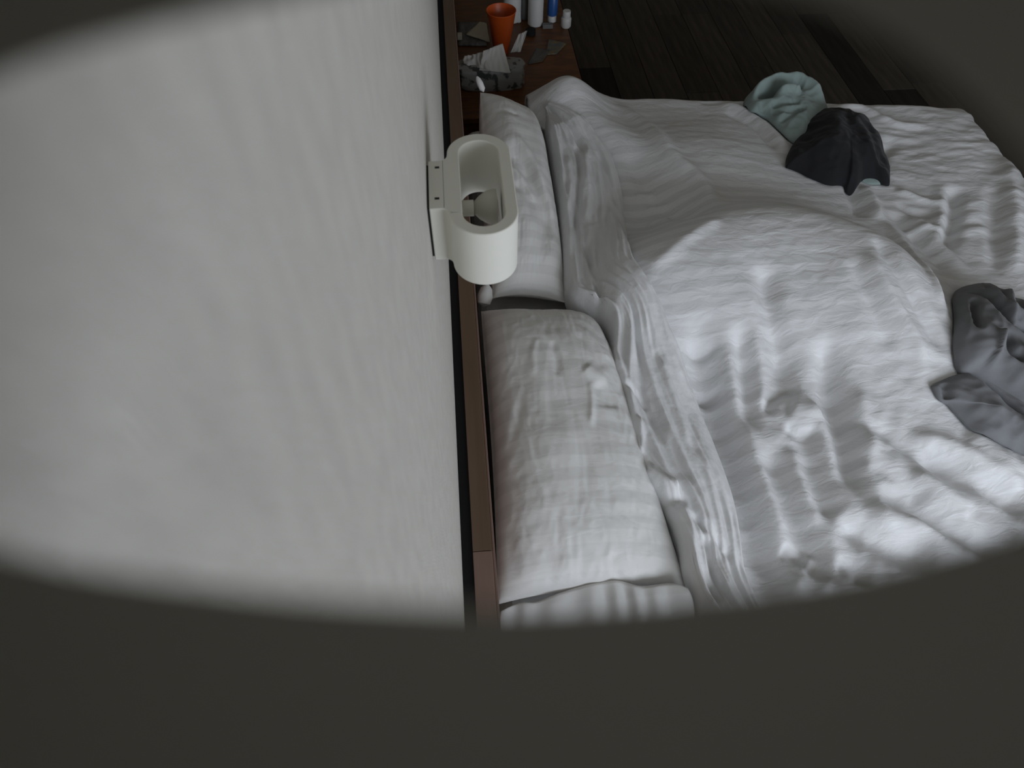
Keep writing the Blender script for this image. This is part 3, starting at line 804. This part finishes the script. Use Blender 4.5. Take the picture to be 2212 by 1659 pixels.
tag(sb, 'tiny pale box on the leaflet against the headboard', 'box')

def bottle(name, px, py, r, h, mb, mc, label, cat='bottle', neck=0.45, cap_h=0.03, cap_r=0.6):
    c = at(px, py, NZ)
    root = thing(name, label, cat, c, 'bottles on the nightstand')
    lathe('bottle_body', [(r*0.85, 0.0005), (r, 0.006), (r, h*0.82), (r*0.93, h*0.90), (r*neck, h*0.97), (r*neck, h)], c, mb, root)
    lathe('cap', [(r*cap_r*0.98, h), (r*cap_r, h+0.002), (r*cap_r, h+cap_h-0.003), (r*cap_r*0.93, h+cap_h)], c, mc, root)
    return root
b1 = bottle('lotion_bottle', 1106, 44, 0.043, 0.20, M_WHITE, M_WHITE, 'white lotion bottle standing behind the orange tumbler')
bottle('shampoo_bottle', 1156, 53, 0.036, 0.22, M_WHITE, M_WHITE, 'tall slim white bottle right of the lotion bottle on nightstand')
bottle('grey_bottle', 1133, 40, 0.020, 0.20, M_GREYP, M_GREYP, 'thin dark grey bottle between the two white bottles')
def blue():
    c = at(1192, 46, NZ)
    root = thing('spray_bottle', 'small bottle with blue body and white base on the nightstand', 'bottle', c, 'bottles on the nightstand')
    lathe('bottle_base', [(0.018, 0.0005), (0.021, 0.003), (0.021, 0.026), (0.019, 0.029)], c, M_WHITE, root)
    lathe('bottle_body', [(0.019, 0.029), (0.024, 0.034), (0.024, 0.105), (0.020, 0.112), (0.008, 0.115)], c, M_BLUE, root)
blue()
bottle('pill_bottle', 1222, 58, 0.024, 0.048, M_WHITE, M_WHITE, 'squat white pill bottle at the right edge of the nightstand', 'bottle', 0.7, 0.026, 0.78)
q = at(1120, 48, NZ)
tag(lathe('cap', [(0.010, 0.0005), (0.013, 0.004), (0.009, 0.050), (0.004, 0.052)], q, M_WHITE, None, 18), 'little white nozzle cap at the foot of the lotion bottle', 'cap')
q = at(1184, 62, NZ)
tag(box('carton', q[0]-0.026, q[0]+0.022, q[1]-0.002, q[1]+0.022, NZ, NZ+0.018, M_GREYP, None, bevel=0.001), 'small grey carton lying before the blue bottle', 'box')
q = at(1146, 74, NZ)
tag(lathe('lid', [(0.020, 0.0005), (0.024, 0.002), (0.024, 0.022), (0.020, 0.025)], q, M_BLACK, None, 22), 'black round lid in front of the tall slim white bottle', 'lid')
s1 = sheet('sachet', (at(1178, 118, NZ+0.004), at(1202, 116, NZ+0.004), at(1224, 94, NZ+0.004), at(1186, 84, NZ+0.004)), M_SACH, None, 0.002, 15, 12, 0.004)
tag(s1, 'ochre printed sachet lying on the nightstand', 'packet')
s2 = sheet('sachet', (at(1140, 138, NZ+0.004), at(1172, 132, NZ+0.004), at(1190, 108, NZ+0.004), at(1158, 104, NZ+0.004)), M_SACH2, None, 0.002, 17, 12, 0.004)
tag(s2, 'dark bluish sachet between ochre sachet and tissue pack', 'packet')

# ------------------------------------------------------------------ the housing the camera looks out of
def housing():
    """wall-mounted plastic hood round the lens, open behind, with a wide uneven slot in its 4 mm front"""
    D = 0.040; T = 0.004
    sl = ((-520, 640), (-480, 420), (-330, 285), (-120, 205), (0, 160), (120, 115), (250, 78), (400, 40), (560, 4), (740, -34), (950, -68), (1200, -86), (1450, -70),
          (1650, -30), (1790, 14), (1920, 82), (2010, 142), (2085, 208), (2150, 276), (2230, 370), (2330, 520), (2370, 720), (2350, 930), (2300, 1060), (2212, 1128), (2060, 1178), (1900, 1222),
          (1700, 1258), (1500, 1284), (1300, 1302), (1100, 1314), (900, 1308), (650, 1292), (430, 1266), (200, 1234), (0, 1188), (-180, 1130), (-380, 1010), (-490, 820))
    lp = np.array([((px-1106)/FPX*D, -(py-829.5)/FPX*D) for px, py in sl])
    lp = resample(smooth_poly(np.vstack([lp, lp[:1]]), 4), 121)[:-1]
    lp[:, 0] = np.maximum(lp[:, 0], -0.0405)
    cen = np.array([0.006, -0.001])
    x0, x1, y0, y1, rc = -0.0445, 0.075, -0.052, 0.052, 0.010
    def rect(inset):
        a, b_, c_, d_ = x0+inset, x1-inset, y0+inset, y1-inset
        pts = []
        r_ = max(rc-inset, 0.002)
        for (cx, cy, s) in ((b_-r_, d_-r_, 0), (a+r_, d_-r_, PI/2), (a+r_, c_+r_, PI), (b_-r_, c_+r_, 1.5*PI)):
            for i in range(9): pts.append((cx+r_*math.cos(s+PI/2*i/8), cy+r_*math.sin(s+PI/2*i/8)))
        return np.array(pts+pts[:1])
    def radial(poly, angs):            # where a ray from the middle meets the outline
        out = []
        for a in angs:
            d = np.array([math.cos(a), math.sin(a)]); best = None
            for p, q in zip(poly, poly[1:]):
                e_ = q-p; den = d[0]*e_[1]-d[1]*e_[0]
                if abs(den) < 1e-12: continue
                w = p-cen; t = (w[0]*e_[1]-w[1]*e_[0])/den; s = (w[0]*d[1]-w[1]*d[0])/den
                if t > 0 and -1e-6 <= s <= 1+1e-6 and (best is None or t > best): best = t
            out.append(cen+d*best)
        return np.array(out)
    ang = np.arctan2(lp[:, 1]-cen[1], lp[:, 0]-cen[0])
    ro, ri = radial(rect(0), ang), radial(rect(0.003), ang)
    back = -0.030
    V = []
    def put(xy, d):
        V.extend([CAM+p[0]*RGT+p[1]*UPV+d*fwd for p in xy]); return len(V)-len(xy)
    n = len(lp); F = []
    def strip(a, b_):
        for i in range(n): j = (i+1) % n; F.append((a+i, a+j, b_+j, b_+i))
    s_in, s_out = put(lp, D), put(np.stack([np.maximum(lp[:, 0]*1.12, -0.0425), lp[:, 1]*1.12], 1), D+T)
    o_front, o_back = put(ro, D+T), put(ro, back)
    i_front, i_back = put(ri, D), put(ri, back)
    strip(s_in, s_out); strip(s_out, o_front); strip(o_front, o_back); strip(o_back, i_back); strip(i_back, i_front); strip(i_front, s_in)
    root = thing('camera_housing', 'dark grey plastic housing on the wall with wide slot, blurred around the view', 'housing', CAM-np.array([0.046, 0, 0.08]))
    o = pydata('shell', V, F, M_HOUSE, root, False)
    return root
housing()
